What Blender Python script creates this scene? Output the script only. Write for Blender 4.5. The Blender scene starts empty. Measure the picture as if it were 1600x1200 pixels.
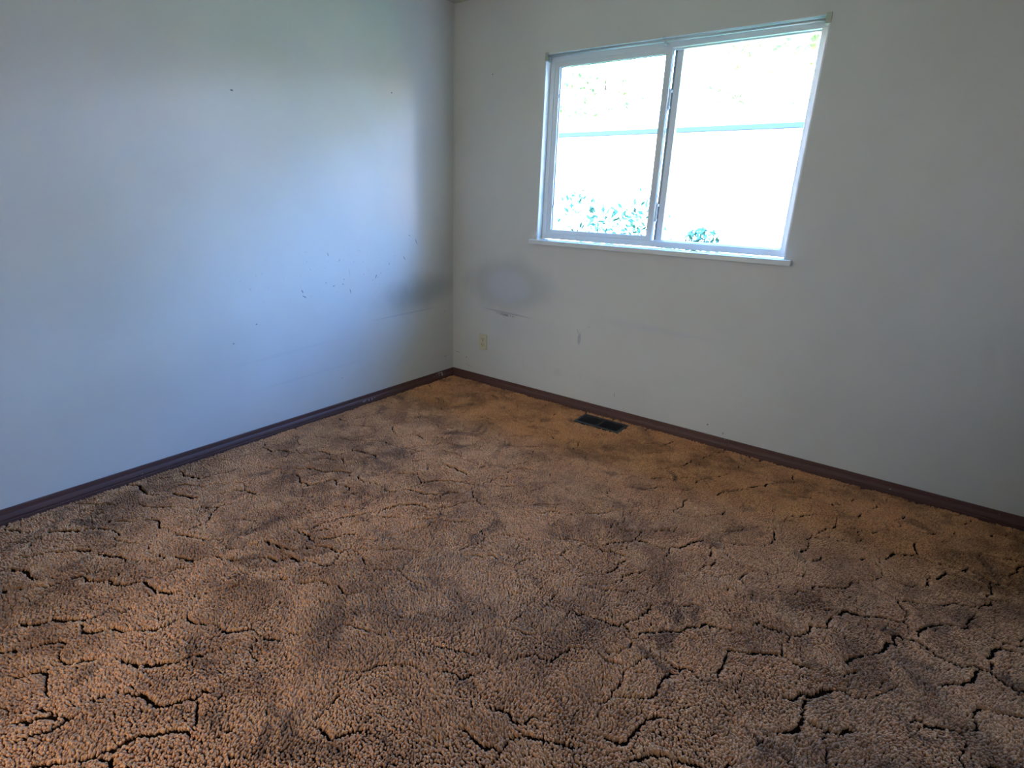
import bpy, bmesh, math, random
import numpy as np
from mathutils import Vector, Matrix

random.seed(7)
rng = np.random.default_rng(11)
S = bpy.context.scene
COL = S.collection
PI = math.pi

# ------------------------------------------------------------ camera, sky, sun, exposure
yaw, pitch, roll = 0.6116, -0.3219, 0.0404
fw = Vector((-math.sin(yaw) * math.cos(pitch), math.cos(yaw) * math.cos(pitch), math.sin(pitch)))
r0 = fw.cross(Vector((0, 0, 1))).normalized()
u0 = r0.cross(fw)
r1 = r0 * math.cos(roll) + u0 * math.sin(roll)
u1 = -r0 * math.sin(roll) + u0 * math.cos(roll)
cam = bpy.data.cameras.new('camera')
cam.sensor_fit = 'HORIZONTAL'
cam.sensor_width = 36.0
cam.lens = 36.0 * 839.1149 / 1600.0
cam.clip_start = 0.02
cam.clip_end = 400
co = bpy.data.objects.new('camera', cam)
COL.objects.link(co)
M3 = Matrix((r1, u1, -fw)).transposed()
co.matrix_world = Matrix.Translation((2.6443, -2.9751, 1.2549)) @ M3.to_4x4()
S.camera = co

world = bpy.data.worlds.new('sky')
S.world = world
world.use_nodes = True
wn = world.node_tree
bg = wn.nodes['Background']
sky = wn.nodes.new('ShaderNodeTexSky')
sky.sky_type = 'NISHITA'
sky.sun_disc = False
sky.sun_elevation = math.radians(50)
sky.sun_rotation = math.radians(200)
sky.altitude = 800
sky.air_density = 1.0
sky.dust_density = 0.2
sky.ozone_density = 1.0
hs_ = wn.nodes.new('ShaderNodeHueSaturation')
hs_.inputs['Saturation'].default_value = 1.35
tint = wn.nodes.new('ShaderNodeMix'); tint.data_type = 'RGBA'; tint.blend_type = 'MULTIPLY'
tint.inputs[0].default_value = 1.0; tint.inputs[7].default_value = (1.33, 0.99, 1.07, 1)
wn.links.new(sky.outputs[0], hs_.inputs['Color'])
wn.links.new(hs_.outputs[0], tint.inputs[6]); wn.links.new(tint.outputs[2], bg.inputs[0])
bg.inputs[1].default_value = 5.5

def light(name, kind, loc, **kw):
    l = bpy.data.lights.new(name, kind)
    for k, v in kw.items():
        setattr(l, k, v)
    o = bpy.data.objects.new(name, l)
    COL.objects.link(o)
    o.location = loc
    return o

# the sun stands high behind the house, so it lights the garden and never comes in
sun = light('sun', 'SUN', (0, -5, 20), energy=15.0, angle=math.radians(0.6), color=(1.0, 0.93, 0.82))
sun.rotation_euler = Vector((-0.35, 0.75, -0.95)).to_track_quat('-Z', 'Y').to_euler()
# sampling portal in the window opening (gives no light of its own)
portal = light('window_portal', 'AREA', (1.432, 0.16, 1.57), shape='RECTANGLE', size=1.50, size_y=1.06, energy=1.0)
portal.rotation_euler = Vector((0, -1, 0)).to_track_quat('-Z', 'Z').to_euler()
portal.data.cycles.is_portal = True
# fill light added in an unseen hall, shining through the doorway behind the camera
hall = light('hall_fill', 'AREA', (1.325, -5.4, 1.45), shape='RECTANGLE', size=0.85, size_y=2.0, energy=25.0, color=(0.96, 0.98, 0.92))
hall.rotation_euler = Vector((0, 1, 0)).to_track_quat('-Z', 'Z').to_euler()

S.view_settings.view_transform = 'Standard'
S.view_settings.look = 'None'
S.view_settings.gamma = 1.0
S.view_settings.use_curve_mapping = False
S.view_settings.exposure = 1.18
S.cycles.max_bounces = 10
S.cycles.diffuse_bounces = 6
S.cycles.transparent_max_bounces = 16
S.cycles.sample_clamp_indirect = 12.0

# ------------------------------------------------------------ helpers
def link(o, parent=None):
    COL.objects.link(o)
    if parent is not None:
        o.parent = parent
    return o

def tag(o, label=None, cat=None, group=None, kind=None):
    if label: o['label'] = label
    if cat: o['category'] = cat
    if group: o['group'] = group
    if kind: o['kind'] = kind
    return o

def empty(name, loc=(0, 0, 0)):
    o = bpy.data.objects.new(name, None)
    COL.objects.link(o)
    o.location = loc
    return o

def obj(name, bm, m, parent=None, smooth=False, bevel=0.0, seg=2):
    me = bpy.data.meshes.new(name)
    bmesh.ops.recalc_face_normals(bm, faces=bm.faces)
    bm.to_mesh(me)
    bm.free()
    if smooth:
        for p in me.polygons: p.use_smooth = True
    o = bpy.data.objects.new(name, me)
    link(o, parent)
    if m is not None:
        for mm in (m if isinstance(m, (list, tuple)) else [m]):
            me.materials.append(mm)
    if bevel > 0:
        b = o.modifiers.new('edge', 'BEVEL')
        b.width = bevel; b.segments = seg; b.limit_method = 'ANGLE'; b.angle_limit = math.radians(40)
    return o

def box(bm, x0, x1, y0, y1, z0, z1):
    v = [bm.verts.new(p) for p in ((x0, y0, z0), (x1, y0, z0), (x1, y1, z0), (x0, y1, z0),
                                   (x0, y0, z1), (x1, y0, z1), (x1, y1, z1), (x0, y1, z1))]
    for f in ((0, 3, 2, 1), (4, 5, 6, 7), (0, 1, 5, 4), (1, 2, 6, 5), (2, 3, 7, 6), (3, 0, 4, 7)):
        bm.faces.new([v[i] for i in f])

def bbox(*a):
    bm = bmesh.new(); box(bm, *a); return bm

def cyl(bm, c, axis, r, L, n=16, r2=None):
    a = Vector(axis).normalized()
    q = a.to_track_quat('Z', 'Y').to_matrix().to_4x4()
    q.translation = Vector(c)
    bmesh.ops.create_cone(bm, cap_ends=True, segments=n, radius1=r, radius2=r if r2 is None else r2, depth=L, matrix=q)

def ring_wall(bm, xs, zs, y0, y1, hole):
    """slab in x-z between y0 and y1 made of one connected shell, cells listed in hole left open"""
    nx, nz = len(xs), len(zs)
    V = {}
    def v(i, j, k):
        if (i, j, k) not in V:
            V[(i, j, k)] = bm.verts.new((xs[i], (y0, y1)[k], zs[j]))
        return V[(i, j, k)]
    solid = lambda i, j: 0 <= i < nx - 1 and 0 <= j < nz - 1 and (i, j) not in hole
    for i in range(nx - 1):
        for j in range(nz - 1):
            if not solid(i, j): continue
            for k in (0, 1):
                bm.faces.new([v(i, j, k), v(i + 1, j, k), v(i + 1, j + 1, k), v(i, j + 1, k)])
            for (di, dj, e) in ((-1, 0, ((i, j), (i, j + 1))), (1, 0, ((i + 1, j), (i + 1, j + 1))),
                                (0, -1, ((i, j), (i + 1, j))), (0, 1, ((i, j + 1), (i + 1, j + 1)))):
                if not solid(i + di, j + dj):
                    (a, b) = e
                    bm.faces.new([v(*a, 0), v(*b, 0), v(*b, 1), v(*a, 1)])

def frame_bm(x0, x1, z0, z1, y0, y1, l, r, b, t):
    bm = bmesh.new()
    ring_wall(bm, [x0, x0 + l, x1 - r, x1], [z0, z0 + b, z1 - t, z1], y0, y1, {(1, 1)})
    return bm

# ------------------------------------------------------------ materials
class NT:
    def __init__(s, name):
        s.m = bpy.data.materials.new(name); s.m.use_nodes = True
        s.t = s.m.node_tree; s.b = s.t.nodes['Principled BSDF']; s.out = s.t.nodes['Material Output']
    def n(s, typ, **kw):
        x = s.t.nodes.new(typ)
        for k, v in kw.items(): setattr(x, k, v)
        return x
    def l(s, a, b): s.t.links.new(a, b)
    def math(s, op, a, b=None, c=None, clamp=False):
        x = s.n('ShaderNodeMath', operation=op); x.use_clamp = clamp
        for i, q in enumerate((a, b, c)):
            if q is None: continue
            if isinstance(q, (int, float)): x.inputs[i].default_value = q
            else: s.l(q, x.inputs[i])
        return x.outputs[0]
    def mix(s, fac, a, b, mode='MIX'):
        x = s.n('ShaderNodeMix', data_type='RGBA', blend_type=mode)
        for sock, q in ((x.inputs[0], fac), (x.inputs[6], a), (x.inputs[7], b)):
            if isinstance(q, (int, float)): sock.default_value = q
            elif isinstance(q, tuple): sock.default_value = (*q, 1)
            else: s.l(q, sock)
        return x.outputs[2]
    def pos(s):
        g = s.n('ShaderNodeNewGeometry'); x = s.n('ShaderNodeSeparateXYZ'); s.l(g.outputs['Position'], x.inputs[0])
        return g.outputs['Position'], x.outputs
    def noise(s, vec, scale, detail=3, rough=0.55, dist=0.0, stretch=None):
        if stretch is not None:
            mp = s.n('ShaderNodeMapping'); s.l(vec, mp.inputs[0]); mp.inputs['Scale'].default_value = stretch; vec = mp.outputs[0]
        x = s.n('ShaderNodeTexNoise'); s.l(vec, x.inputs['Vector'])
        x.inputs['Scale'].default_value = scale; x.inputs['Detail'].default_value = detail
        x.inputs['Roughness'].default_value = rough; x.inputs['Distortion'].default_value = dist
        return x.outputs[0]
    def ramp(s, v, a, b, lo=0.0, hi=1.0):
        x = s.n('ShaderNodeMapRange', interpolation_type='SMOOTHSTEP')
        s.l(v, x.inputs[0]); x.inputs[1].default_value = a; x.inputs[2].default_value = b
        x.inputs[3].default_value = lo; x.inputs[4].default_value = hi
        return x.outputs[0]
    def bump(s, h, strength, dist):
        x = s.n('ShaderNodeBump'); x.inputs['Strength'].default_value = strength; x.inputs['Distance'].default_value = dist
        s.l(h, x.inputs['Height']); s.l(x.outputs[0], s.b.inputs['Normal'])
    def blob(s, u, v, cu, cv, ru, rv, ang=0.0, soft=1.0, wob=None, core=0.0):
        """soft elliptical mark at (cu, cv); 1 inside, 0 outside"""
        du = s.math('SUBTRACT', u, cu); dv = s.math('SUBTRACT', v, cv)
        ca, sa = math.cos(ang), math.sin(ang)
        a = s.math('ADD', s.math('MULTIPLY', du, ca / ru), s.math('MULTIPLY', dv, sa / ru))
        b = s.math('SUBTRACT', s.math('MULTIPLY', dv, ca / rv), s.math('MULTIPLY', du, sa / rv))
        d = s.math('SQRT', s.math('ADD', s.math('MULTIPLY', a, a), s.math('MULTIPLY', b, b)))
        if wob is not None: d = s.math('ADD', d, wob)
        return s.ramp(d, core, soft, 1.0, 0.0)

def plain(name, col, rough=0.5, metal=0.0, spec=0.5, var=0.06, vscale=8.0, bump=0.0, bscale=300.0):
    k = NT(name)
    p, _ = k.pos()
    n = k.noise(p, vscale, 4)
    lo = tuple(c * (1 - var) for c in col); hi = tuple(min(1, c * (1 + var)) for c in col)
    k.l(k.mix(n, lo, hi), k.b.inputs['Base Color'])
    k.b.inputs['Roughness'].default_value = rough
    k.b.inputs['Metallic'].default_value = metal
    k.b.inputs['Specular IOR Level'].default_value = spec
    if bump > 0: k.bump(k.noise(p, bscale, 2), bump, 0.001)
    return k.m

WALL = (0.61, 0.580, 0.53)
def wall_material(name, side):
    k = NT(name)
    p, xyz = k.pos()
    u = xyz[0] if side == 'back' else xyz[1]
    v = xyz[2]
    mott = k.noise(p, 1.6, 4, 0.55)
    base = k.mix(k.ramp(mott, 0.3, 0.7), tuple(c * 0.96 for c in WALL), tuple(c * 1.03 for c in WALL))
    grime = k.noise(p, 9.0, 5, 0.6)
    marks = []        # (mask, colour, strength)
    wob = k.math('MULTIPLY', k.math('SUBTRACT', k.noise(p, 6.0, 4), 0.5), 0.5)
    fine = k.ramp(k.noise(p, 60.0, 3), 0.46, 0.62)
    specks = k.ramp(k.noise(p, 42.0, 2, 0.6), 0.67, 0.73)
    dk = (0.17, 0.165, 0.165)
    if side == 'back':
        # worn halo and cleaner blue-grey middle where a headboard rubbed
        halo = k.blob(u, v, 0.49, 0.735, 0.46, 0.23, 0.03, 1.0, wob, 0.45)
        mid = k.blob(u, v, 0.475, 0.73, 0.25, 0.175, 0.0, 1.0, wob, 0.35)
        low = k.blob(u, v, 0.50, 0.46, 0.24, 0.12, 0, 1.0, wob, 0.2)
        base = k.mix(k.math('MULTIPLY', halo, 0.48), base, (0.34, 0.34, 0.33))
        base = k.mix(k.math('MULTIPLY', mid, 0.70), base, (0.54, 0.53, 0.57))
        base = k.mix(k.math('MULTIPLY', low, 0.30), base, (0.50, 0.49, 0.52))
        base = k.mix(k.math('MULTIPLY', k.blob(u, v, 0.49, 0.545, 0.27, 0.010, -0.035, 1.0, None, 0.3), 0.50), base, (0.25, 0.26, 0.31))
        base = k.mix(k.math('MULTIPLY', k.blob(u, v, 0.47, 0.53, 0.12, 0.012, -0.035, 1.0, k.math('MULTIPLY', fine, 0.8), 0.3), 0.7), base, dk)
        base = k.mix(k.math('MULTIPLY', k.math('MULTIPLY', k.blob(u, v, 0.47, 0.48, 0.22, 0.07, 0.0), specks), 0.85), base, dk)
        base = k.mix(k.math('MULTIPLY', k.blob(u, v, 1.066, 0.462, 0.017, 0.052, -0.03, 1.0, None, 0.4), 0.55), base, (0.28, 0.27, 0.32))
        base = k.mix(k.math('MULTIPLY', k.blob(u, v, 1.58, 0.60, 0.50, 0.03, -0.02, 1.0, wob), 0.22), base, (0.4, 0.42, 0.5))
        base = k.mix(k.math('MULTIPLY', k.math('MULTIPLY', k.blob(u, v, 0.9, 0.22, 0.8, 0.05, 0.02, 1.0, wob), k.ramp(grime, .5, .7)), 0.3), base, (0.33, 0.34, 0.38))
        for (a, b, ra, rb, an, st) in ((0.317, 2.019, 0.006, 0.005, 0, 0.85), (1.345, 0.149, 0.003, 0.022, 0.1, 0.5),
                                       (1.93, 0.11, 0.007, 0.006, 0.3, 0.8), (2.02, 0.08, 0.004, 0.009, 0, 0.7),
                                       (0.13, 0.16, 0.006, 0.006, 0, 0.9), (0.045, 0.185, 0.030, 0.003, -0.1, 0.6),
                                       (0.16, 0.10, 0.05, 0.002, -0.2, 0.5), (0.15, 0.155, 0.003, 0.003, 0, .6), (1.05, 0.51, 0.004, 0.02, 0.4, .35), (1.13, 0.55, 0.004, 0.004, 0, .6)):
            base = k.mix(k.math('MULTIPLY', k.blob(u, v, a, b, ra, rb, an, 1.0, None, 0.4), st), base, (0.10, 0.10, 0.10))
    elif side == 'left':
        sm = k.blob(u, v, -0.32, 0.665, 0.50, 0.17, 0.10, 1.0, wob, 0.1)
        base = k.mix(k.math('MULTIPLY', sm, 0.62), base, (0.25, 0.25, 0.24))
        base = k.mix(k.math('MULTIPLY', k.blob(u, v, -0.45, 0.535, 0.42, 0.006, 0.02, 1.0, None, 0.3), 0.40), base, (0.30, 0.31, 0.34))
        base = k.mix(k.math('MULTIPLY', k.blob(u, v, -1.30, 0.44, 0.55, 0.012, 0.05, 1.0, wob, 0.2), 0.10), base, (0.30, 0.31, 0.36))
        base = k.mix(k.math('MULTIPLY', k.blob(u, v, -1.20, 0.28, 0.62, 0.010, 0.04, 1.0, wob, 0.2), 0.10), base, (0.30, 0.31, 0.36))
        base = k.mix(k.math('MULTIPLY', k.math('MULTIPLY', k.blob(u, v, -0.95, 0.83, 0.95, 0.24, 0.0), specks), 0.75), base, dk)
        for (a, b, ra, rb, an, st) in ((-0.548, 1.848, 0.007, 0.005, 0.2, 0.95), (-1.512, 1.699, 0.010, 0.005, 0.0, 0.9),
                                       (-1.24, 0.76, 0.004, 0.014, 0.5, .8), (-1.23, 0.73, 0.018, 0.004, -0.5, .75), (-0.92, 0.73, 0.003, 0.022, 0.2, .8),
                                       (-0.92, 0.84, 0.002, 0.03, 0.1, .4), (-0.72, 0.80, 0.004, 0.018, -0.4, .8), (-1.06, 0.95, 0.003, 0.014, 0.4, .75), (-0.37, 1.00, 0.004, 0.025, 0.5, .7),
                                       (-0.48, 0.90, 0.004, 0.02, 0.6, .7), (-0.43, 1.04, 0.012, 0.003, -0.5, .7), (-0.61, 0.87, 0.004, 0.01, 0, .6),
                                       (-1.65, 0.54, 0.006, 0.006, 0, .6), (-1.52, 0.62, 0.007, 0.005, 0, .6), (-0.09, 0.16, 0.020, 0.004, 0.3, .6),
                                       (-1.02, 0.21, 0.006, 0.004, 0, .6), (-0.10, 0.50, 0.004, 0.006, 0, .7)):
            base = k.mix(k.math('MULTIPLY', k.blob(u, v, a, b, ra, rb, an, 1.0, None, 0.4), st), base, (0.09, 0.10, 0.12))
    k.l(base, k.b.inputs['Base Color'])
    k.b.inputs['Roughness'].default_value = 0.72
    k.b.inputs['Specular IOR Level'].default_value = 0.25
    k.bump(k.math('ADD', k.noise(p, 260.0, 3, 0.6), k.math('MULTIPLY', k.noise(p, 2.2, 2), 6.0)), 0.25, 0.0012)
    return k.m

m_wall_back = wall_material('painted_drywall_back', 'back')
m_wall_left = wall_material('painted_drywall_left', 'left')
m_wall = wall_material('painted_drywall', 'other')
m_ceil = plain('ceiling_paint', (0.50, 0.47, 0.38), 0.9, var=0.08, bump=0.8, bscale=120)
m_floor = plain('subfloor', (0.25, 0.20, 0.14), 0.9)
m_white = plain('white_vinyl', (0.66, 0.68, 0.68), 0.38, var=0.03)
m_sillpaint = plain('sill_paint', (0.64, 0.63, 0.60), 0.42, var=0.06, vscale=14)
def jamb_material():
    k = NT('jamb_paint'); p, xyz = k.pos()
    c = k.mix(k.noise(p, 9.0, 3), (0.71, 0.72, 0.73), (0.76, 0.77, 0.78))
    st = k.blob(xyz[1], xyz[2], 0.040, 1.066, 0.016, 0.030, 0.0, 1.0, k.math('MULTIPLY', k.noise(p, 90.0, 3), 0.8), 0.3)
    c = k.mix(k.math('MULTIPLY', st, 0.7), c, (0.24, 0.15, 0.08))
    c = k.mix(k.blob(xyz[1], xyz[2], 0.024, 1.066, 0.004, 0.005), c, (0.03, 0.03, 0.04))
    k.l(c, k.b.inputs['Base Color']); k.b.inputs['Roughness'].default_value = 0.45
    return k.m
m_jamb = jamb_material()
m_gasket = plain('dark_gasket', (0.05, 0.07, 0.10), 0.6)
m_track_shade = plain('track_shade_grey', (0.22, 0.23, 0.24), 0.9)
m_rod = plain('rod_enamel', (0.50, 0.52, 0.54), 0.32, metal=0.2, var=0.03)
m_bracket = plain('bracket_metal', (0.42, 0.42, 0.34), 0.45, metal=0.4)
m_almond = plain('almond_plastic', (0.62, 0.55, 0.36), 0.4, var=0.03)
m_slot = plain('slot_black', (0.01, 0.009, 0.008), 0.8)
m_screw = plain('screw_metal', (0.45, 0.40, 0.30), 0.4, metal=0.8)
m_vent = plain('vent_enamel', (0.026, 0.030, 0.038), 0.42, var=0.2)
m_duct = plain('duct_dark', (0.008, 0.008, 0.010), 0.8)
m_caulk = plain('caulk_paint', (0.66, 0.65, 0.60), 0.5)

def base_material():
    k = NT('stained_baseboard')
    p, xyz = k.pos()
    g = k.noise(p, 7.0, 5, 0.6, 0.4, stretch=(1.2, 1.2, 30))
    col = k.mix(g, (0.072, 0.027, 0.020), (0.135, 0.060, 0.048))
    chips = k.ramp(k.noise(p, 70.0, 3, 0.6), 0.53, 0.58)
    near = k.math('MAXIMUM', k.blob(xyz[1], xyz[2], -0.16, 0.034, 0.11, 0.022), k.blob(xyz[1], xyz[2], -0.83, 0.018, 0.09, 0.012))
    near = k.math('MULTIPLY', near, k.ramp(xyz[0], 0.02, 0.05, 1.0, 0.0))
    col = k.mix(k.math('MULTIPLY', k.math('MULTIPLY', chips, k.ramp(near, 0.1, 0.5)), 0.85), col, (0.55, 0.48, 0.44))
    nick = k.ramp(k.noise(p, 38.0, 2), 0.73, 0.76)
    col = k.mix(k.math('MULTIPLY', nick, 0.5), col, (0.40, 0.34, 0.30))
    k.l(col, k.b.inputs['Base Color'])
    k.b.inputs['Roughness'].default_value = 0.55
    k.b.inputs['Specular IOR Level'].default_value = 0.38
    k.bump(g, 0.15, 0.001)
    return k.m
m_base = base_material()

def carpet_material(name, dark=1.0):
    k = NT(name)
    p, xyz = k.pos()
    big = k.noise(p, 2.3, 4, 0.55, 0.6)
    med = k.noise(p, 8.5, 4, 0.6, 0.5)
    c = k.mix(k.ramp(big, 0.33, 0.66), (0.42, 0.186, 0.086), (0.84, 0.400, 0.185))
    c = k.mix(k.ramp(med, 0.42, 0.66, 0.0, 0.80), c, (0.86, 0.43, 0.200))
    c = k.mix(k.ramp(k.noise(p, 5.0, 5, 0.65, 1.0, ), 0.53, 0.68, 0.0, 0.75), c, (0.23, 0.102, 0.057))
    # grey traffic wear with cool window light painted in, and a few stains
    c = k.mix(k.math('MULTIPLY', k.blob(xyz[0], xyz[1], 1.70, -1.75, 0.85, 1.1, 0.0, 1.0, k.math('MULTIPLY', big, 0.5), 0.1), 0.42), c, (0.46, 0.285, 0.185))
    oi = k.n('ShaderNodeObjectInfo')
    c = k.mix(k.math('MULTIPLY', oi.outputs['Random'], 0.35), c, tuple(0.0 for _ in range(3)))
    # optional even darkening of the whole yarn colour
    if dark != 1.0:
        c = k.mix(1 - dark, c, (0.01, 0.006, 0.004))
    k.l(c, k.b.inputs['Base Color'])
    k.b.inputs['Roughness'].default_value = 0.95
    k.b.inputs['Specular IOR Level'].default_value = 0.1
    k.b.inputs['Sheen Weight'].default_value = 0.15
    k.b.inputs['Sheen Roughness'].default_value = 0.5
    return k.m
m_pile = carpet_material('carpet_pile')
m_backing = plain('carpet_backing', (0.018, 0.010, 0.006), 1.0, spec=0.0)

def glass_material():
    k = NT('window_glass')
    tr = k.n('ShaderNodeBsdfTransparent'); gl = k.n('ShaderNodeBsdfGlossy'); fr = k.n('ShaderNodeFresnel'); mx = k.n('ShaderNodeMixShader')
    tr.inputs[0].default_value = (0.93, 0.96, 0.95, 1)
    gl.inputs['Roughness'].default_value = 0.01
    fr.inputs[0].default_value = 1.25
    k.l(fr.outputs[0], mx.inputs[0]); k.l(tr.outputs[0], mx.inputs[1]); k.l(gl.outputs[0], mx.inputs[2]); k.l(mx.outputs[0], k.out.inputs[0])
    return k.m
m_glass = glass_material()

# ------------------------------------------------------------ room shell
RX, RY, H = 3.35, -3.70, 2.44
WX0, WX1, WZ0, WZ1 = 0.701, 2.163, 1.030, 2.0875
T = 0.14
bm = bmesh.new()
ring_wall(bm, [-T, WX0, WX1, RX + T], [-0.08, WZ0, WZ1, H + 0.02], 0.0, T, {(1, 1)})
tag(obj('wall_back', bm, m_wall_back), kind='structure')
tag(obj('wall_left', bbox(-T, 0.0, RY, 0.0, -0.08, H + 0.02), m_wall_left), kind='structure')
tag(obj('wall_right', bbox(RX, RX + T, RY, 0.0, -0.08, H + 0.02), m_wall), kind='structure')
bm = bmesh.new()
ring_wall(bm, [-T, 0.90, 1.75, RX + T], [-0.08, -0.02, 2.05, H + 0.02], RY - T, RY, {(1, 1)})
tag(obj('wall_front', bm, m_wall), kind='structure')
# unseen hall added behind a doorway placed for the fill light, closed around it
bm = bmesh.new()
box(bm, 0.42, 0.50, -5.6, RY - T, -0.08, H + 0.02); box(bm, 2.2, 2.28, -5.6, RY - T, -0.08, H + 0.02); box(bm, 0.42, 2.28, -5.68, -5.6, -0.08, H + 0.02)
tag(obj('wall_hall_unseen', bm, m_wall), kind='structure')
tag(obj('ceiling', bbox(-0.8, RX + 0.8, -5.8, 0.62, H, H + 0.16), m_ceil), kind='structure')
tag(obj('floor', bbox(-T, RX + T, -5.7, T, -0.16, -0.019), m_floor), kind='structure')
bm = bmesh.new()
box(bm, 0.0, 0.0025, -0.0025, 0.0, 0.055, H)
tag(obj('trim_1', bm, m_caulk), kind='structure')

# ------------------------------------------------------------ baseboards (lengths butted together)
PROF = [(0.0, 0.0545), (0.0045, 0.0545), (0.0062, 0.0525), (0.0068, 0.046), (0.0068, 0.034), (0.0080, 0.0315), (0.0115, 0.0270),
        (0.0145, 0.0190), (0.0150, 0.0125), (0.0135, 0.0105), (0.0125, 0.0095), (0.0130, 0.0080), (0.0155, 0.0062), (0.0155, -0.016), (0.0, -0.016)]
def board(axis, a0, a1, m0, m1, parent):
    """length of moulding along a wall from a0 to a1; m0/m1 = mitre (1) or square cut (0)"""
    bm = bmesh.new(); rows = []
    for (a, mit) in ((a0, m0), (a1, m1)):
        row = []
        for (d, z) in PROF:
            if axis == 'back': row.append(bm.verts.new((a + mit * d, -d, z)))
            elif axis == 'left': row.append(bm.verts.new((d, a - mit * d, z)))
            else: row.append(bm.verts.new((RX - d, a - mit * d, z)))
        rows.append(row)
    n = len(PROF)
    for i in range(n):
        j = (i + 1) % n
        bm.faces.new([rows[0][i], rows[0][j], rows[1][j], rows[1][i]])
    bm.faces.new(rows[0]); bm.faces.new(rows[1][::-1])
    return obj('board', bm, m_base, parent)
bb = tag(empty('baseboard_back'), kind='structure')
board('back', 0.0, 2.0565, 1, 0, bb); board('back', 2.0585, RX, 0, -1, bb)
bl = tag(empty('baseboard_left'), kind='structure')
board('left', 0.0, -0.832, 1, 0, bl); board('left', -0.8335, -3.0, 0, 0, bl); board('left', -3.0015, RY, 0, 0, bl)
br = tag(empty('baseboard_right'), kind='structure')
board('right', 0.0, -3.2, 1, 0, br); board('right', -3.2015, RY, 0, 0, br)

# ------------------------------------------------------------ window
win = tag(empty('window_1', (0, 0, 0)), kind='structure')
FY = 0.050
# wood liner boards of the reveal
obj('jamb', bbox(WX0, WX0 + 0.007, 0.001, FY + 0.05, 1.052, WZ1), m_jamb, win)
obj('jamb', bbox(WX1 - 0.007, WX1, 0.001, FY + 0.05, 1.052, WZ1), m_jamb, win)
obj('head_jamb', bbox(WX0 + 0.007, WX1 - 0.007, 0.001, FY + 0.05, WZ1 - 0.002, WZ1), m_white, win)
# stool board standing proud of the wall
bm = bmesh.new()
box(bm, WX0, WX1, 0.0, FY + 0.06, WZ0, 1.0505)
box(bm, 0.665, 2.196, -0.036, 0.0, 1.0225, 1.0505)
bmesh.ops.remove_doubles(bm, verts=bm.verts, dist=1e-5)
obj('window_sill', bm, m_sillpaint, win, bevel=0.003)
# vinyl outer frame
fx0, fx1, fz0, fz1 = WX0 + 0.009, WX1 - 0.008, 1.058, WZ1 - 0.0035
obj('window_frame', frame_bm(fx0, fx1, fz0, fz1, FY, FY + 0.078, 0.030, 0.031, 0.034, 0.034), m_white, win, bevel=0.002)
# stepped track lip inside the frame, behind
bm = frame_bm(fx0 + 0.030, fx1 - 0.031, fz0 + 0.034, fz1 - 0.034, FY + 0.020, FY + 0.030, 0.006, 0.004, 0.004, 0.007)
obj('window_frame', bm, m_white, win, bevel=0.001)
# left sliding sash, nearest the room
sx0, sx1, sz0, sz1 = fx0 + 0.026, 1.4450, fz0 + 0.030, fz1 - 0.032
obj('sash', frame_bm(sx0, sx1, sz0, sz1, FY + 0.003, FY + 0.030, 0.036, 0.036, 0.027, 0.027), m_white, win, bevel=0.002)
obj('glazing_bead', frame_bm(sx0 + 0.036, sx1 - 0.036, sz0 + 0.027, sz1 - 0.027, FY + 0.012, FY + 0.017, 0.004, 0.002, 0.002, 0.002), m_gasket, win)
obj('pane', bbox(sx0 + 0.034, sx1 - 0.034, sz0 + 0.025, sz1 - 0.025, FY + 0.018, FY + 0.022), m_glass, win)
# right fixed light in the outer track
qx0, qx1, qz0, qz1 = 1.447, fx1 - 0.029, fz0 + 0.030, fz1 - 0.030
obj('sash', frame_bm(qx0, qx1, qz0, qz1, FY + 0.036, FY + 0.064, 0.045, 0.008, 0.010, 0.010), m_white, win, bevel=0.002)
bm = bmesh.new(); box(bm, 1.4865, 1.4900, qz0 + 0.01, qz1 - 0.01, FY + 0.031, FY + 0.036)
obj('sash_rib', bm, m_white, win)
obj('track_shade_strip', bbox(1.4472, 1.4590, FY + 0.0325, FY + 0.0362, qz0 + 0.001, qz1 - 0.001), m_track_shade, win)  # grey strip stands in for the shade inside the sliding track
bm = bmesh.new(); box(bm, 1.492, 1.4995, qz0 + 0.011, qz1 - 0.011, FY + 0.042, FY + 0.050)
obj('glazing_bead', bm, m_gasket, win)
obj('pane', bbox(qx0 + 0.043, qx1 - 0.006, qz0 + 0.008, qz1 - 0.008, FY + 0.052, FY + 0.056), m_glass, win)
# two cam latches on the meeting stile
def latch(zc):
    bm = bmesh.new()
    box(bm, sx1, sx1 + 0.004, FY + 0.016, FY + 0.030, zc - 0.052, zc + 0.052)
    o = obj('latch', bm, m_white, win, bevel=0.003)
    bm = bmesh.new()
    cyl(bm, (sx1 + 0.010, FY + 0.021, zc + 0.038), (1, 0, 0), 0.007, 0.012, 16)
    box(bm, sx1 + 0.004, sx1 + 0.010, FY + 0.016, FY + 0.023, zc - 0.036, zc + 0.034)
    cyl(bm, (sx1 + 0.008, FY + 0.019, zc - 0.040), (1, 0, 0), 0.008, 0.009, 16)
    obj('latch_lever', bm, m_white, o, bevel=0.001)
latch(1.815); latch(1.245)
obj('keeper', bbox(sx0 + 0.036, sx0 + 0.041, FY + 0.008, FY + 0.012, 1.865, 1.885), m_gasket, win)
obj('keeper', bbox(sx0 + 0.036, sx0 + 0.041, FY + 0.008, FY + 0.012, 1.245, 1.262), m_gasket, win)

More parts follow.
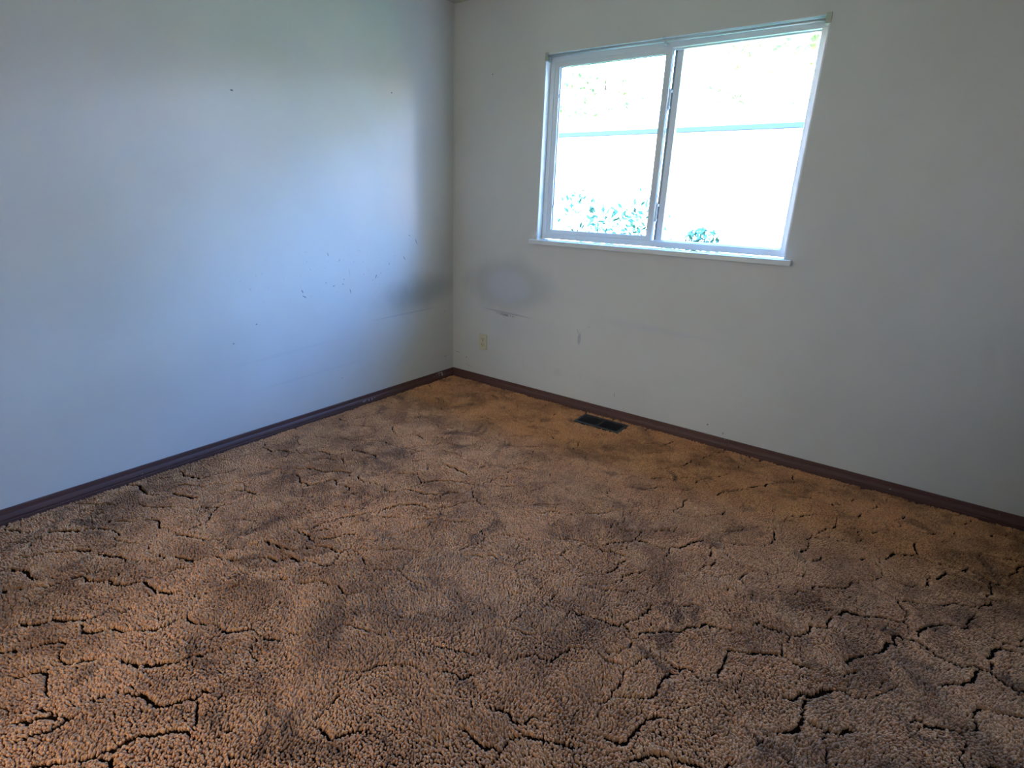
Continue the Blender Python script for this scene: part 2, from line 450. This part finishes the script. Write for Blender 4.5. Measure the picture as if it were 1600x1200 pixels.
# ------------------------------------------------------------ curtain rod
rod = tag(empty('curtain_rod', (0.72, -0.02, 2.09)), 'slim white metal curtain rod across the top of the window', 'curtain rod')
def rp(o):
    o.matrix_parent_inverse = rod.matrix_world.inverted(); return o
rod.matrix_world = Matrix.Translation((0.72, -0.02, 2.09))
ROD = lambda x: 2.0795 - 0.0045 * (x - 0.71)
bm = bmesh.new(); cyl(bm, (1.432, 0.020, ROD(1.432)), (1, 0, -0.0045), 0.0065, 1.442, 20)
o = rp(obj('tube', bm, m_rod, rod, smooth=False))
for p_ in o.data.polygons: p_.use_smooth = len(p_.vertices) == 4
def cup(x0, x1, closed):
    """open-sided cup bracket at the corner of the reveal that takes the end of the tube"""
    bm = bmesh.new(); t = 0.0016
    box(bm, x0, x1, -0.0055, -0.0055 + t, 2.052, 2.094)
    box(bm, x0, x1, -0.0055 + t, 0.036, 2.052, 2.052 + t)
    box(bm, x0, x1, -0.0055 + t, -0.0008, 2.094 - t, 2.094)
    if closed < 0: box(bm, x0 + 0.007, x0 + 0.007 + t, -0.0055 + t, 0.036, 2.052 + t, 2.084)
    else: box(bm, x1 - 0.007 - t, x1 - 0.007, -0.0055 + t, 0.036, 2.052 + t, 2.084)
    rp(obj('bracket', bm, m_bracket, rod, bevel=0.0005))
cup(0.7015, 0.7235, -1); cup(2.1405, 2.1625, 1)
bm = bmesh.new()   # centre hook: foot screwed to the window head, stem, saddle over the tube
box(bm, 1.394, 1.421, 0.044, 0.0495, 2.0560, 2.0595)
box(bm, 1.409, 1.420, 0.0075, 0.0495, 2.0600, 2.0622)
box(bm, 1.411, 1.418, 0.0070, 0.0095, 2.0600, 2.0840)
box(bm, 1.403, 1.421, -0.0060, 0.0100, 2.0840, 2.0862)
box(bm, 1.403, 1.421, -0.0062, -0.0040, 2.0840, 2.0930)
rp(obj('hook', bm, m_rod, rod, bevel=0.0005))

# ------------------------------------------------------------ outlet
OX, OZ = 0.287, 0.304
out = tag(empty('wall_outlet', (OX, 0, OZ)), 'almond duplex wall outlet low on the wall near the corner', 'outlet')
def loc_obj(name, bm, m, parent, **kw): return obj(name, bm, m, parent, **kw)
loc_obj('cover_plate', bbox(-0.035, 0.035, -0.0055, 0.0, -0.057, 0.057), m_almond, out, bevel=0.0025)
for dz in (0.0195, -0.0195):
    bm = bmesh.new()
    cyl(bm, (0, -0.0060, dz), (0, 1, 0), 0.0172, 0.004, 24)
    for v in bm.verts:
        v.co.z = max(dz - 0.0138, min(dz + 0.0138, v.co.z))
    bmesh.ops.remove_doubles(bm, verts=bm.verts, dist=1e-6)
    rc = loc_obj('receptacle', bm, m_almond, out)
    bm = bmesh.new()
    box(bm, -0.0085, -0.0055, -0.0086, -0.0079, dz - 0.001, dz + 0.009)
    box(bm, 0.0055, 0.0085, -0.0086, -0.0079, dz + 0.000, dz + 0.008)
    cyl(bm, (0, -0.0082, dz - 0.0078), (0, 1, 0), 0.0032, 0.0006, 12)
    obj('slots', bm, m_slot, rc)
bm = bmesh.new(); cyl(bm, (0, -0.006, 0), (0, 1, 0), 0.0035, 0.002, 14)
loc_obj('screw', bm, m_screw, out)

# ------------------------------------------------------------ floor register
VX0, VX1, VY0, VY1 = 1.188, 1.486, -0.216, -0.062
vent = tag(empty('floor_vent', ((VX0 + VX1) / 2, (VY0 + VY1) / 2, -0.004)), 'black metal floor vent set in the brown carpet below the window', 'vent')
hx, hy = (VX1 - VX0) / 2, (VY1 - VY0) / 2
bm = bmesh.new()
V = [-hx, -hx + 0.017, -0.005, 0.005, hx - 0.017, hx]; W = [-hy, -hy + 0.018, hy - 0.018, hy]
ring_wall(bm, V, W, 0.0, 0.005, {(1, 1), (3, 1)})
for v in bm.verts: v.co = Vector((v.co.x, v.co.z, v.co.y))
obj('vent_frame', bm, m_vent, vent, bevel=0.0015)
obj('duct', bbox(-hx + 0.01, hx - 0.01, -hy + 0.012, hy - 0.012, -0.0130, -0.0105), m_duct, vent)
me_l = None
for (a, b) in ((V[1], V[2]), (V[3], V[4])):
    n = 12
    for i in range(n):
        x = a + (b - a) * (i + 0.5) / n
        if me_l is None:
            bm = bmesh.new(); box(bm, -0.0013, 0.0013, W[1] - 0.001, W[2] + 0.001, -0.0100, 0.0035)
            l = obj('louver', bm, m_vent, vent); me_l = l.data
        else:
            l = bpy.data.objects.new('louver', me_l); link(l, vent)
        l.location = (x, 0, 0); l.rotation_euler = (0, 0.35 if a < -0.01 else -0.35, 0)
obj('lever', bbox(-0.0030, 0.0030, -hy + 0.006, -hy + 0.016, 0.0045, 0.009), m_vent, vent, bevel=0.001)

# ------------------------------------------------------------ carpet: backing and pile
carpet = obj('carpet', bbox(0.0, RX, RY, 0.0, -0.019, -0.0145), m_backing)
tag(carpet, 'worn mottled brown sculptured carpet covering the whole floor', 'carpet')

def vnoise(P, scale, seed, octaves=3):
    out = np.zeros(len(P)); amp = 1.0; tot = 0.0
    g = np.random.default_rng(seed)
    for o_ in range(octaves):
        N = 64; tab = g.random((N, N))
        q = P * scale * (2 ** o_) + 100.0 + 7.3 * o_
        i = np.floor(q).astype(int); f = q - i; f = f * f * (3 - 2 * f)
        ix, iy = i[:, 0] % N, i[:, 1] % N; jx, jy = (ix + 1) % N, (iy + 1) % N
        v = (tab[ix, iy] * (1 - f[:, 0]) + tab[jx, iy] * f[:, 0]) * (1 - f[:, 1]) + (tab[ix, jy] * (1 - f[:, 0]) + tab[jx, jy] * f[:, 0]) * f[:, 1]
        out += amp * v; tot += amp; amp *= 0.5
    return out / tot

PY = -3.3
sp = 0.0062
xs = np.arange(0.016, RX - 0.016, sp); ys = np.arange(PY, -0.018, sp * 0.866)
gx, gy = np.meshgrid(xs, ys)
gx = gx + (np.arange(len(ys)) % 2)[:, None] * sp * 0.5
P = np.stack([gx.ravel(), gy.ravel()], 1)
P += (rng.random(P.shape) - 0.5) * sp * 0.75
keep = (P[:, 0] < RX - 0.017) & (P[:, 1] < -0.0175)
keep &= ~((P[:, 0] > VX0 - 0.001) & (P[:, 0] < VX1 + 0.001) & (P[:, 1] > VY0 - 0.001) & (P[:, 1] < VY1 + 0.001))
P = P[keep]
# wandering splits between the sculptured clumps: edges of warped, stretched cells
def split_field(P, cell, seed, ang, stretch, warp):
    wv = np.stack([vnoise(P, 1 / 0.10, seed + 1, 4) - 0.5, vnoise(P, 1 / 0.10, seed + 2, 4) - 0.5], 1) * warp
    c, s = math.cos(ang), math.sin(ang)
    Q = (P + wv) @ np.array([[c, -s], [s, c]])
    Q[:, 0] /= stretch
    g = np.random.default_rng(seed)
    lo = Q.min(0) - cell; hi = Q.max(0) + cell
    nx, ny = int((hi[0] - lo[0]) / cell) + 1, int((hi[1] - lo[1]) / cell) + 1
    sd = (np.stack(np.meshgrid(np.arange(nx), np.arange(ny), indexing='ij'), -1) + g.random((nx, ny, 2))) * cell + lo
    ci = np.clip(((Q - lo) / cell).astype(int), 1, [nx - 2, ny - 2])
    best = np.full(len(Q), 1e9); sec = np.full(len(Q), 1e9); bi = np.zeros((len(Q), 2)); si = np.zeros((len(Q), 2))
    for dx in (-1, 0, 1):
        for dy in (-1, 0, 1):
            c_ = sd[ci[:, 0] + dx, ci[:, 1] + dy]
            d = ((Q - c_) ** 2).sum(1)
            m1 = d < best; m2 = (~m1) & (d < sec)
            sec = np.where(m1, best, np.where(m2, d, sec)); si = np.where(m1[:, None], bi, np.where(m2[:, None], c_, si))
            best = np.where(m1, d, best); bi = np.where(m1[:, None], c_, bi)
    dv = si - bi; L = np.linalg.norm(dv, axis=1) + 1e-9
    edge = ((0.5 * (si + bi) - Q) * dv).sum(1) / L
    nrm = dv / L[:, None]
    nrm[:, 0] /= stretch
    nrm = nrm @ np.array([[c, s], [-s, c]])
    return edge, nrm / (np.linalg.norm(nrm, axis=1)[:, None] + 1e-9)
ed1, n1 = split_field(P, 0.125, 21, 0.85, 1.7, 0.12)
view = np.array([-0.574, 0.819])
# splits open where the nap falls across them
open1 = np.clip((vnoise(P, 1 / 0.13, 5, 2) - 0.27) * 5.0, 0, 1) * (0.15 + 0.85 * np.abs(n1 @ view) ** 1.3)
ed2, n2 = split_field(P, 0.060, 44, 0.5, 1.4, 0.08)
open2 = np.clip((vnoise(P, 1 / 0.10, 9, 2) - 0.54) * 4.0, 0, 1) * 0.6
worn = np.exp(-(((P[:, 0] - 1.75) / 0.55) ** 2 + ((P[:, 1] + 1.75) / 0.75) ** 2))
open1 = open1 * (1 - 0.6 * worn); open2 = open2 * (1 - 0.8 * worn)
w1 = 0.0066 * open1; w2 = 0.0046 * open2
# the pile parts along a split: tufts are pushed to either side of it
def part_pile(P, ed, n, w, reach):
    k_ = ed < reach
    d = (w + ed * (1 - w / reach)) - ed
    Q = P.copy(); Q[k_] -= n[k_] * d[k_][:, None]
    return Q, np.where(k_, ed + d, ed)
ed2, n2 = split_field(P, 0.060, 44, 0.5, 1.4, 0.08)
P, ed2 = part_pile(P, ed2, n2, w2, 0.012)
P, ed1 = part_pile(P, ed1, n1, w1, 0.016)
keep = (P[:, 0] > 0.0165) & (P[:, 0] < RX - 0.017) & (P[:, 1] < -0.0175)
keep &= ~((P[:, 0] > VX0 - 0.001) & (P[:, 0] < VX1 + 0.001) & (P[:, 1] > VY0 - 0.001) & (P[:, 1] < VY1 + 0.001))
P, ed1, n1, open1 = P[keep], ed1[keep], n1[keep], open1[keep]
N = len(P)
near = np.clip(1 - ed1 / 0.024, 0, 1) * open1
lowf = vnoise(P, 1 / 0.30, 61, 3)
hgt = 0.86 + 0.20 * vnoise(P, 1 / 0.05, 71, 2) + 0.20 * (lowf - 0.5) - 0.30 * near + (rng.random(N) - 0.5) * 0.40
wall_d = np.minimum(np.minimum(P[:, 0], -P[:, 1]), 0.06)
hgt *= 0.80 + 0.20 * wall_d / 0.06
la = vnoise(P, 1 / 0.22, 81, 3) * 4 * PI
lean = 0.22 + 0.30 * vnoise(P, 1 / 0.06, 83, 2)
lx = np.cos(la) * lean - n1[:, 0] * near * 0.62 + (rng.random(N) - 0.5) * 0.55
ly = np.sin(la) * lean - n1[:, 1] * near * 0.62 + (rng.random(N) - 0.5) * 0.55
me = bpy.data.meshes.new('pile')
co3 = np.zeros((N, 3), np.float32); co3[:, :2] = P; co3[:, 2] = -0.0146
me.vertices.add(N); me.vertices.foreach_set('co', co3.ravel())
a = me.attributes.new('rot', 'FLOAT_VECTOR', 'POINT')
rt = np.stack([-ly, lx, rng.random(N) * 2 * PI], 1).astype(np.float32)
a.data.foreach_set('vector', rt.ravel())
a = me.attributes.new('scl', 'FLOAT_VECTOR', 'POINT')
ws = 0.70 + 0.32 * rng.random(N)
sc = np.stack([ws, ws * (0.75 + 0.5 * rng.random(N)), hgt], 1).astype(np.float32)
a.data.foreach_set('vector', sc.ravel())
pile = bpy.data.objects.new('pile', me); link(pile, carpet); tag(pile, kind='stuff')
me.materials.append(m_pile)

# one cut yarn tuft
tb = bmesh.new(); rings = []
for (z, r, ox) in ((0.0, 0.0024, 0.0), (0.005, 0.0034, 0.0002), (0.0105, 0.0038, 0.0008), (0.0138, 0.0026, 0.0013)):
    rings.append([tb.verts.new((ox + r * math.cos(2 * PI * i / 6 + z * 90), r * math.sin(2 * PI * i / 6 + z * 90), z)) for i in range(6)])
tip = tb.verts.new((0.0015, 0, 0.0150))
for a_, b_ in zip(rings, rings[1:]):
    for i in range(6): tb.faces.new([a_[i], a_[(i + 1) % 6], b_[(i + 1) % 6], b_[i]])
for i in range(6): tb.faces.new([rings[-1][i], rings[-1][(i + 1) % 6], tip])
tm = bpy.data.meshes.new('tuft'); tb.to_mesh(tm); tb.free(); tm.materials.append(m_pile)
for p_ in tm.polygons: p_.use_smooth = True

ng = bpy.data.node_groups.new('pile_tufts', 'GeometryNodeTree')
ng.interface.new_socket('Geometry', in_out='INPUT', socket_type='NodeSocketGeometry')
ng.interface.new_socket('Geometry', in_out='OUTPUT', socket_type='NodeSocketGeometry')
gi = ng.nodes.new('NodeGroupInput'); go = ng.nodes.new('NodeGroupOutput')
iop = ng.nodes.new('GeometryNodeInstanceOnPoints')
m2p = ng.nodes.new('GeometryNodeMeshToPoints')
# the tuft mesh itself: kept inside the node tree through a small helper object that is not in the scene
tuft_o = bpy.data.objects.new('tuft', tm)
oi_ = ng.nodes.new('GeometryNodeObjectInfo'); oi_.inputs['Object'].default_value = tuft_o
ra = ng.nodes.new('GeometryNodeInputNamedAttribute'); ra.data_type = 'FLOAT_VECTOR'; ra.inputs[0].default_value = 'rot'
sa = ng.nodes.new('GeometryNodeInputNamedAttribute'); sa.data_type = 'FLOAT_VECTOR'; sa.inputs[0].default_value = 'scl'
e2r = ng.nodes.new('FunctionNodeEulerToRotation')
# spin about the own axis first, lean afterwards
rz = ng.nodes.new('ShaderNodeSeparateXYZ'); cz = ng.nodes.new('ShaderNodeCombineXYZ'); cl = ng.nodes.new('ShaderNodeCombineXYZ')
e2s = ng.nodes.new('FunctionNodeEulerToRotation'); rr = ng.nodes.new('FunctionNodeRotateRotation')
L = ng.links.new
L(ra.outputs[0], rz.inputs[0]); L(rz.outputs[2], cz.inputs[2]); L(rz.outputs[0], cl.inputs[0]); L(rz.outputs[1], cl.inputs[1])
L(cz.outputs[0], e2s.inputs[0]); L(cl.outputs[0], e2r.inputs[0])
L(e2s.outputs[0], rr.inputs[0]); L(e2r.outputs[0], rr.inputs[1])
L(gi.outputs[0], m2p.inputs[0]); L(m2p.outputs[0], iop.inputs['Points']); L(oi_.outputs['Geometry'], iop.inputs['Instance'])
L(rr.outputs[0], iop.inputs['Rotation']); L(sa.outputs[0], iop.inputs['Scale']); L(iop.outputs[0], go.inputs[0])
md = pile.modifiers.new('tufts', 'NODES'); md.node_group = ng

# ------------------------------------------------------------ outside the window
GZ = -0.55
m_lawn = plain('lawn_grass', (0.12, 0.23, 0.05), 0.9, var=0.4, vscale=3)
m_siding = plain('painted_siding', (0.46, 0.46, 0.43), 0.7)
m_roof = plain('roof_shingle', (0.40, 0.39, 0.38), 0.85, var=0.15)
m_gutter_shade = plain('gutter_shade', (0.016, 0.030, 0.040), 0.9, spec=0.05)  # dark blue puts the shade of the eave edge into the colour
m_shrub = plain('shrub_leaf', (0.014, 0.055, 0.040), 0.8, spec=0.1, var=0.8, vscale=6)
m_leaf = plain('leaf_green', (0.31, 0.46, 0.23), 0.6, var=0.35, vscale=5)
m_leaf_dark = plain('leaf_dark_green', (0.09, 0.17, 0.07), 0.7, var=0.35, vscale=5)
m_bark = plain('bark', (0.10, 0.075, 0.05), 0.9)
tag(obj('lawn', bbox(-30, 34, T + 0.0, 45, GZ - 0.2, GZ), m_lawn), kind='structure')

def leaves(name, blobs, n, size, parent=None, mat=m_leaf, seed=3):
    g = np.random.default_rng(seed)
    vs, fs = [], []
    for q in range(n):
        cx, cy, cz, r = blobs[int(g.integers(len(blobs)))]
        d = g.normal(size=3); d /= np.linalg.norm(d)
        c = np.array([cx, cy, cz]) + d * r * (0.55 + 0.45 * g.random())
        a = g.normal(size=3); a /= np.linalg.norm(a); b = np.cross(a, g.normal(size=3)); b /= np.linalg.norm(b)
        s = size * (0.6 + 0.8 * g.random()); i = len(vs)
        vs += [c - a * s, c + b * s * 0.45, c + a * s, c - b * s * 0.45]
        fs.append((i, i + 1, i + 2, i + 3))
    me = bpy.data.meshes.new(name); me.from_pydata([tuple(map(float, v)) for v in vs], [], fs); me.materials.append(mat)
    o = bpy.data.objects.new(name, me); link(o, parent)
    o['kind'] = 'stuff' if parent is not None else 'thing'
    return o

# low neighbouring building whose eave runs level behind the glass
hs = tag(empty('neighbouring_house', (-2.0, 8.0, GZ)), 'pale low building with a thin dark eave line beyond the window', 'house')
EZ = 1.255 + 0.394 * (7.6 + 2.975) / 2.975
def hp(name, bm, m):
    for v in bm.verts: v.co -= Vector((-2.0, 8.0, GZ))
    return obj(name, bm, m, hs)
hp('wall', bbox(-9.5, 15.5, 8.0, 12.0, GZ, EZ), m_siding)
hp('gutter', bbox(-10.0, 16.0, 7.53, 7.62, EZ - 0.025, EZ + 0.055), m_gutter_shade)
bm = bmesh.new()
pr = [(7.6, EZ), (7.6, EZ + 0.06), (10.0, EZ + 0.72), (12.4, EZ + 0.06), (12.4, EZ)]
A = [bm.verts.new((-10.0, y, z)) for y, z in pr]; B = [bm.verts.new((16.0, y, z)) for y, z in pr]
for i in range(5): bm.faces.new([A[i], A[(i + 1) % 5], B[(i + 1) % 5], B[i]])
bm.faces.new(A); bm.faces.new(B[::-1])
hp('roof', bm, m_roof)

def shrub(x, y, r, h, label, seed):
    o = empty('garden_shrub', (x, y, GZ)); tag(o, label, 'shrub', 'shrubs outside the window')
    g = random.Random(seed)
    bl = [(g.uniform(-r, r) * .7, g.uniform(-r, r) * .6, h * g.uniform(.25, .85), r * .55) for _ in range(7)]
    leaves('foliage', bl, 700, 0.045, o, m_shrub, seed)
    bm = bmesh.new()
    for k in range(4):
        a = k * PI / 2; cyl(bm, (0.08 * math.cos(a), 0.08 * math.sin(a), h * .3), (0.3 * math.cos(a), 0.3 * math.sin(a), 1), 0.015, h * .6, 6)
    obj('stems', bm, m_bark, o)
shrub(-0.55, 3.6, 0.62, 2.15, 'leafy green shrub seen low through the left window pane', 5)
shrub(0.45, 3.9, 0.40, 1.95, 'leafy green shrub low behind the middle stile of the window', 6)

def tree(x, y, h, r, label, seed, mat=None):
    o = empty('garden_tree', (x, y, GZ)); tag(o, label, 'tree', 'trees beyond the low building')
    g = random.Random(seed)
    bl = [(g.uniform(-r, r) * .6, g.uniform(-r, r) * .6, h * g.uniform(.45, .95), r * .45) for _ in range(10)]
    leaves('crown', bl, 3600, 0.20, o, mat or m_leaf, seed)
    bm = bmesh.new(); cyl(bm, (0, 0, h * .35), (0, 0, 1), 0.18, h * .7, 10, 0.08); obj('trunk', bm, m_bark, o)
tree(-6.6, 15.0, 8.4, 2.1, 'leafy tree over the low roof, seen faintly in the left pane', 31)
tree(-1.6, 15.5, 8.2, 2.1, 'leafy tree over the low roof, faint behind the middle stile', 32)
tree(3.4, 15.0, 8.6, 2.1, 'leafy tree over the low roof, faint in the right pane', 33)
# trees further along, out of view, added to cover the low bright sky
for i_, (x_, y_, h_, r_, lab) in enumerate((
        (8.4, 15.5, 8.6, 2.1, 'unseen leafy tree over the right end of the low roof'),
        (13.4, 15.0, 9.0, 2.1, 'tallest leafy tree, unseen, behind the right corner of the low building'),
        (18.6, 13.5, 8.4, 2.2, 'unseen leafy tree standing past the end of the low building'),
        (23.5, 5.5, 6.6, 2.4, 'unseen leafy tree alone on the far right of the lawn'),
        (9.7, 1.2, 3.3, 0.95, 'unseen low broad tree added to dim the light, nearest the added wing'),
        (10.2, 3.7, 3.3, 1.05, 'unseen low broad tree added to dim the light, middle of three beside the lawn'),
        (9.8, 6.1, 3.2, 0.95, 'unseen low broad tree added to dim the light, close to the low building'))):
    tree(x_, y_, h_, r_, lab, 40 + i_, m_leaf_dark if i_ > 3 else None)  # the three low ones get dark leaves to dim light near the corner
# unseen wing added to block light along the wall and darken the corner
tag(obj('wall_light_block', bbox(3.70, 9.0, T + 0.001, 1.25, GZ, 2.9), m_siding), kind='structure')
